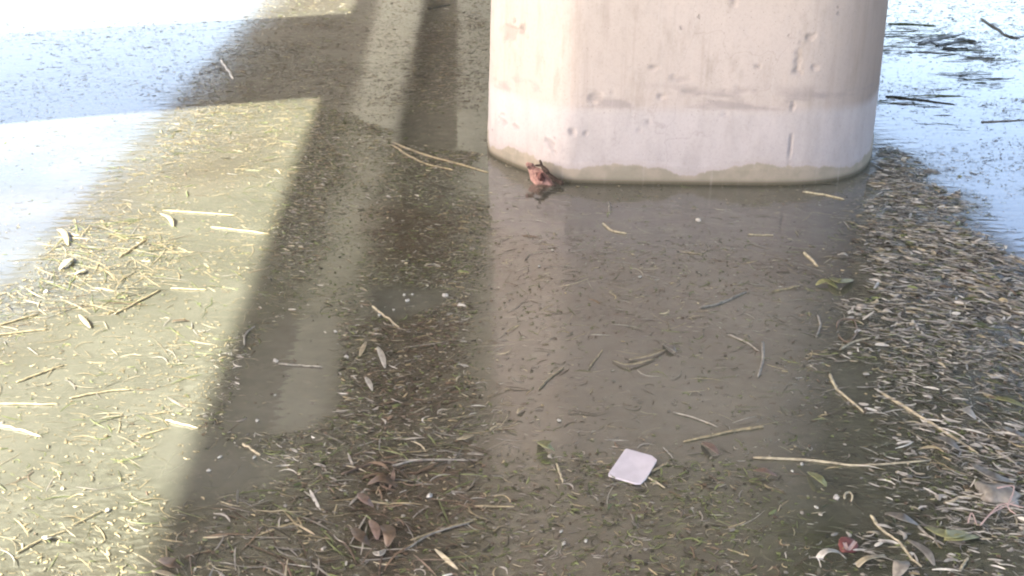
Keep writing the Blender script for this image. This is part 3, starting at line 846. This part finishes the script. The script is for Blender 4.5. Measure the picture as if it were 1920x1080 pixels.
LF = [
 ([(708, 650), (716, 668), (722, 690)], 11, 'bleach', 'leaf', 'bright white curved husk left of the brown roots'),
 ([(686, 641), (680, 655), (674, 668)], 9, 'pale', 'leaf', 'small pale husk left of the bright curved husk'),
 ([(685, 707), (692, 718), (698, 732)], 9, 'bleach', 'leaf', 'small white husk below the bright curved husk'),
 ([(856, 824), (872, 822), (888, 815)], 11, 'pale', 'leaf', 'pale husk touching the left edge of the pier reflection'),
 ([(1412, 882), (1432, 884), (1456, 892)], 15, 'pink', 'leaf', 'single pinkish brown leaf below the long bowed reed'),
 ([(1316, 830), (1332, 838), (1348, 852)], 15, 'pink', 'leaf', 'brown leaf under the straight reed'),
 ([(1010, 828), (1025, 836), (1040, 846)], 26, 'lime', 'leaf', 'round yellow green leaf in the foreground'),
 ([(1660, 962), (1690, 972), (1722, 985)], 22, 'grey', 'leaf', 'broad grey leaf at lower right'),
 ([(1735, 988), (1775, 1005), (1815, 998)], 26, 'lime', 'leaf', 'long yellow green husk at lower right'),
 ([(1770, 1012), (1800, 1010), (1835, 1006)], 18, 'lime', 'leaf', 'second yellow green husk against the long one'),
 ([(1702, 1012), (1735, 1035), (1752, 1060)], 16, 'grey', 'leaf', 'folded grey leaf near the bottom right'),
 ([(1820, 870), (1860, 895), (1902, 905)], 22, 'grey', 'leaf', 'curved pale grey leaf above the plastic scrap'),
 ([(1795, 768), (1812, 772), (1830, 786)], 17, 'bleach', 'leaf', 'bright round husk in the dense litter on the right'),
 ([(1850, 745), (1890, 752), (1925, 765)], 14, 'lime', 'leaf', 'yellow green leaf at the right edge'),
 ([(1880, 800), (1900, 812), (1930, 820)], 16, 'grey', 'leaf', 'grey leaf at the right edge under the yellow green one'),
 ([(1750, 820), (1775, 828), (1800, 845)], 20, 'grey', 'leaf', 'blunt grey leaf in the dense litter beside the diagonal reed'),
 ([(1515, 885), (1535, 898), (1550, 912)], 16, 'lime', 'leaf', 'small greenish leaf below the long bowed reed'),
 ([(1180, 674), (1215, 668), (1250, 655)], 6, 'pale', 'leaf', 'long thin leaf of the drifting cluster in the pier reflection'),
 ([(1150, 676), (1180, 684), (1230, 672)], 6, 'pale', 'leaf', 'lower leaf of the drifting cluster in the pier reflection'),
 ([(1243, 645), (1258, 652), (1268, 660)], 12, 'grey', 'leaf', 'crumpled leaf tip on the drifting cluster'),
 ([(1555, 520), (1575, 530), (1600, 525)], 20, 'lime', 'leaf', 'soft green leaf lump at the edge of the dense litter'),
 ([(1530, 535), (1548, 528), (1570, 540)], 14, 'lime', 'leaf', 'second soft green leaf at the edge of the dense litter'),
 ([(1570, 478), (1582, 477), (1590, 480)], 10, 'bleach', 'leaf', 'pale bud floating at the edge of the dense litter'),
 ([(112, 505), (126, 492), (137, 484)], 12, 'pale', 'leaf', 'pale broad husk in the sunlit straw tangle'),
 ([(140, 515), (150, 510), (162, 506)], 8, 'pale', 'leaf', 'small pale husk right of the broad one'),
 ([(108, 430), (120, 438), (128, 460)], 10, 'pale', 'leaf', 'pale hooked leaf at the top of the sunlit tangle'),
 ([(300, 400), (318, 410), (325, 425)], 8, 'pale', 'leaf', 'small hooked leaf under the level sunlit reed'),
 ([(148, 590), (158, 602), (170, 615)], 8, 'pale', 'leaf', 'forked pale leaf below the sunlit tangle'),
 ([(80, 1006), (88, 1009), (100, 1007)], 10, 'bleach', 'leaf', 'bright flake low in the left corner'),
 ([(985, 765), (975, 768), (970, 775)], 7, 'pale', 'leaf', 'small pale leaf on the reflected pier edge'),
 ([(694, 975), (704, 992), (708, 1012)], 17, 'pink', 'leaf', 'long twisted brown leaf in the dead leaf clump'),
 ([(716, 985), (730, 1000), (726, 1025)], 24, 'brown', 'leaf', 'dark curled leaf in the dead leaf clump'),
 ([(662, 990), (676, 1008), (694, 1022)], 22, 'brown', 'leaf', 'left dark leaf of the dead leaf clump'),
 ([(700, 1035), (712, 1040), (722, 1030)], 14, 'bleach', 'leaf', 'pale torn leaf at the foot of the clump'),
 ([(672, 925), (684, 938), (700, 950)], 18, 'pink', 'leaf', 'reddish leaf above the dead leaf clump'),
 ([(738, 880), (736, 900), (730, 915)], 8, 'pink', 'leaf', 'hanging brown leaf under the dark stem'),
 ([(690, 908), (715, 900), (745, 912)], 22, 'brown', 'leaf', 'flat brown leaf between the two stems'),
 ([(300, 1048), (322, 1058), (340, 1066)], 24, 'brown', 'leaf', 'dark brown leaf at the bottom of the shadow edge'),
 ([(285, 1070), (310, 1076), (335, 1085)], 10, 'pale', 'leaf', 'pale strip along the bottom dark leaf'),
 ([(1175, 905), (1195, 915), (1215, 925)], 0, '', '', ''),
]
for pts, w, tone, sh, lab in [q for q in LF if q[1]]:
    pts = [(p[0], p[1], .006 + .014 * (1 - abs(2 * i / (len(pts) - 1) - 1)) * (w / 18)) for i, p in enumerate(pts)]
    leaf(pts, w, tone, lab, group='dead leaves and husks on the water', shape=sh, name='dead_leaf')
# arching ribbons at the bottom
leaf([(1538, 1062, .0), (1537, 1046, .03), (1550, 1034, .045), (1572, 1036, .03), (1585, 1047, .0)], 15, 'bleach', 'arched pale ribbon of reed leaf standing out of the water', group='dead leaves and husks on the water', name='dead_leaf', shape='strap')
leaf([(1606, 1062, .0), (1625, 1048, .02), (1660, 1042, .01)], 13, 'pale', 'low arched pale leaf right of the red scrap', group='dead leaves and husks on the water', name='dead_leaf', shape='strap')
leaf([(1678, 1085, .0), (1690, 1060, .02), (1688, 1052, .01)], 26, 'grey', 'upright grey leaf tip at the bottom edge', group='dead leaves and husks on the water', name='dead_leaf')

# foam crumbs
M_FOAM = simple('white_foam', (.36, .355, .32), .8, .35, 130)
def lump(name, px, py, wpx, hpx, mat, label, cat, group=None, z=.004, sq=.5, seed=0, angular=False):
    import bmesh
    c = at(px, py); s = np.linalg.norm(c - CAM) / F
    a = wpx * s / 2 * .75; b = hpx * s / 2 * 1.5
    b = min(b, a * 1.6)
    bm = bmesh.new(); bmesh.ops.create_icosphere(bm, subdivisions=3, radius=1)
    r = random.Random(seed + int(px))
    ox, oy = r.random() * 50, r.random() * 50
    for v in bm.verts:
        q = v.co.normalized()
        k_ = 1 + (float(vnoise(q.x * 1.8 + ox, q.y * 1.8 + q.z * 1.3 + oy, 4)) - .5) * .7 + (float(vnoise(q.x * 6 + ox, q.y * 6 + q.z * 5, 9)) - .5) * .2
        if angular: q = Vector([math.copysign(min(abs(t), .62) / .62, t) for t in q]) * .8
        v.co = Vector((q.x * a * k_, q.y * b * k_, max(-.3, q.z) * min(a, b) * sq * 2 * k_))
    me = bpy.data.meshes.new(name); bm.to_mesh(me); bm.free(); me.materials.append(mat)
    me.polygons.foreach_set('use_smooth', [True] * len(me.polygons))
    o = bpy.data.objects.new(name, me); C.objects.link(o); o.location = (c[0], c[1], z); o.rotation_euler.z = r.uniform(-.6, .6)
    return tag(o, label, cat, group)
FG = 'white crumbs floating in the shade'
for px, py, w, h, lab in [
    (835, 556, 15, 8, 'largest white crumb in the dark pool beside the pier reflection'),
    (764, 565, 10, 6, 'white crumb at the left of the dark pool, lower of two'),
    (758, 554, 8, 5, 'white crumb at the left of the dark pool, upper of two'),
    (773, 553, 7, 5, 'tiny crumb right of the two at the left of the pool'),
    (862, 572, 11, 6, 'white crumb at the right bank of the dark pool'),
    (711, 592, 9, 6, 'white crumb against the thin pale stick'),
    (738, 582, 6, 5, 'small crumb right of the thin pale stick'),
    (650, 671, 10, 8, 'white crumb left of the white husks'),
    (629, 623, 7, 7, 'lone white crumb above the grey pool'),
    (517, 678, 11, 15, 'pale knob at the end of the level stick'),
    (516, 742, 6, 6, 'small crumb in the grey pool'),
    (482, 790, 8, 6, 'crumb below the grey pool'),
    (412, 859, 8, 7, 'crumb left of the thick pale twig'),
    (477, 859, 8, 7, 'crumb under the thick pale twig'),
    (392, 884, 12, 5, 'flat pale crumb on the shadow edge'),
    (1310, 414, 13, 12, 'white knob alone in the calm water under the pier'),
    (1098, 1016, 8, 15, 'white upright crumb in the bottom foreground'),
    (1052, 998, 8, 12, 'smaller upright crumb left of the bottom one'),
    (1057, 1021, 9, 8, 'low crumb beside the smaller upright one'),
    (1567, 934, 14, 18, 'white plug beside the small root curl'),
    (1531, 953, 8, 12, 'small white crumb left of the white plug'),
    (1048, 790, 8, 8, 'white crumb above the round green leaf'),
    (805, 932, 14, 10, 'white shred on the brown leaf heap'),
    (1011, 500, 7, 7, 'left one of two tiny crumbs high in the pier reflection'),
    (1036, 470, 6, 8, 'right one of two tiny crumbs high in the pier reflection'),
    (1200, 520, 8, 10, 'tiny pale crumb in the centre of the reflection'),
    (87, 549, 12, 8, 'bright crumb on the sunlit water left of the tangle'),
    (202, 958, 10, 7, 'bright crumb in the lower sunlit water'),
    (1485, 885, 6, 6, 'tiny crumb under the bowed reed'),
    (1503, 872, 8, 22, 'stubby pale bit hanging from the bowed reed')]:
    lump('foam_crumb', px, py, w, h, M_FOAM, lab, 'foam crumb', FG, sq=.35)

# white card with rounded corners
M_CARD = simple('white_card', (.50, .48, .52), .45, .07, 22)
cc = [(1173, 842), (1222, 856), (1232, 864), (1212, 896), (1202, 906), (1192, 906), (1139, 890)]
P = px3(cc, .010); cen = np.mean(P, 0)
ringp = []
for i in range(len(P)):
    a, b, c = P[i - 1], P[i], P[(i + 1) % len(P)]
    for t in (.12, .04): ringp.append(b + (a - b) * t)
    for t in (.04, .12): ringp.append(b + (c - b) * t)
V = []; n_ = len(ringp)
for lay, z in ((0, .004), (1, .010)):
    for p in ringp:
        q = p - cen; V.append((q[0], q[1], z + .010 * max(0, (q[0] + q[1]) * 3)))
V.append((0, 0, .0095)); V.append((0, 0, .0035))
Fc = [(i, (i + 1) % n_, n_ + (i + 1) % n_, n_ + i) for i in range(n_)] + [(n_ + i, n_ + (i + 1) % n_, 2 * n_) for i in range(n_)] + [((i + 1) % n_, i, 2 * n_ + 1) for i in range(n_)]
card = mesh_obj('white_card', V, Fc, M_CARD, smooth=False); card.location = (cen[0], cen[1], 0)
tag(card, 'bright white rectangular card floating flat on the water', 'card')

# red scrap
M_RED = simple('red_wrapper', (.12, .04, .038), .6, .35, 80)
M_PINKW = simple('pale_wrapper', (.42, .31, .28), .5, .12, 80)
sc = lump('wrapper_scrap', 1590, 1026, 42, 34, M_RED, 'crumpled dark red scrap near the bottom right', 'wrapper', sq=.16, seed=21)
P = px3([(1583, 1018, .02), (1590, 1032, .028), (1604, 1016, .02)]); V, Fc = blade_geo(P, pxm(P, 7), n=12, shape='flat')
st_ = mesh_obj('white_fold', [v - np.array(sc.location) for v in V], Fc, M_PINKW, sc)
st_.rotation_euler.z = -sc.rotation_euler.z

# torn flesh-pink rag with a dark stick wedged against the pier foot
rag = empty('torn_rag', tuple(at(1020, 345)))
tag(rag, 'torn pinkish rag snagged on a dark stick against the pier foot', 'rag')
rl = np.array(rag.location)
M_RAG = simple('pink_rag', (.34, .20, .165), .7, .35, 40)
M_RAG2 = simple('rust_rag', (.17, .08, .065), .8, .4, 50)
M_STK = simple('wet_bark', (.05, .034, .026), .8, .4, 60)
def patch(name, pts, mat, seed, parent, org):
    """crumpled sheet over a pixel outline; each point carries its own distance towards the camera"""
    rr = random.Random(seed)
    V = []
    outl = []
    for (px, py, yo) in pts:
        outl.append(at_y(px, py, yo))
    c = np.mean(outl, 0)
    K = 7; n = len(outl)
    for k_ in range(K + 1):
        f = k_ / K
        for i, p in enumerate(outl):
            q = c + (p - c) * f
            if 0 < k_: q = q + np.array([0, (rr.random() - .5) * .045 - .035 * (1 - f), (rr.random() - .5) * .012])
            V.append(q - org)
    Fc = []
    for k_ in range(K):
        for i in range(n):
            Fc.append((k_ * n + i, k_ * n + (i + 1) % n, (k_ + 1) * n + (i + 1) % n, (k_ + 1) * n + i))
    o = mesh_obj(name, V, Fc, mat, parent)
    md = o.modifiers.new('thick', 'SOLIDIFY'); md.thickness = .004
    return o
yf_ = at(1020, 338)[1]
patch('rag_fold', [(990, 318, yf_), (1002, 312, yf_), (1016, 318, yf_ - .02), (1030, 330, yf_ - .05), (1038, 348, yf_ - .1), (1024, 352, yf_ - .12), (1006, 348, yf_ - .1), (995, 338, yf_ - .06)], M_RAG, 1, rag, rl)
patch('rag_fold', [(1004, 324, yf_ - .06), (1014, 322, yf_ - .08), (1022, 334, yf_ - .1), (1018, 344, yf_ - .12), (1008, 338, yf_ - .1)], M_RAG2, 2, rag, rl)
patch('rag_fold', [(988, 304, yf_), (1000, 306, yf_), (1004, 314, yf_ - .02), (994, 316, yf_ - .03), (985, 310, yf_)], M_RAG, 4, rag, rl)
for pts, r_ in (([(1012, 300, yf_ - .03), (1020, 318, yf_ - .06), (1040, 336, yf_ - .1), (1056, 345, yf_ - .14)], .016),
                ([(1003, 310, yf_ - .04), (1018, 312, yf_ - .06), (1030, 326, yf_ - .08)], .012),
                ([(1022, 322, yf_ - .09), (1034, 336, yf_ - .13), (1042, 350, yf_ - .15)], .008)):
    P = [at_y(*p) - rl for p in pts]
    V, Fc = tube_geo(P, r_, n=14, k=8, taper=(.5, 1.0), jit=.4)
    mesh_obj('dark_stick', V, Fc, M_STK, rag)

# crumpled whitish plastic with pink fibres at the right edge
M_PLAS = simple('dull_plastic', (.20, .19, .165), .5, .4, 18, .5)
pl_ = lump('plastic_scrap', 1868, 928, 90, 46, M_PLAS, 'crumpled whitish plastic scrap at the right edge', 'plastic scrap', sq=.22, seed=8)
for pts in ([(1838, 985), (1860, 962), (1905, 940)], [(1850, 970), (1880, 945), (1920, 952)], [(1815, 980), (1822, 962), (1832, 985)],
            [(1900, 925), (1890, 950), (1905, 965)], [(1870, 915), (1900, 912), (1895, 940)]):
    P = [p - np.array(pl_.location) for p in px3([(a, b, .035) for a, b in pts])]
    V, Fc = tube_geo(P, .0028, n=14, k=5)
    f_ = mesh_obj('pink_fibre', V, Fc, M_PINKW, pl_)
    f_.rotation_euler.z = -pl_.rotation_euler.z
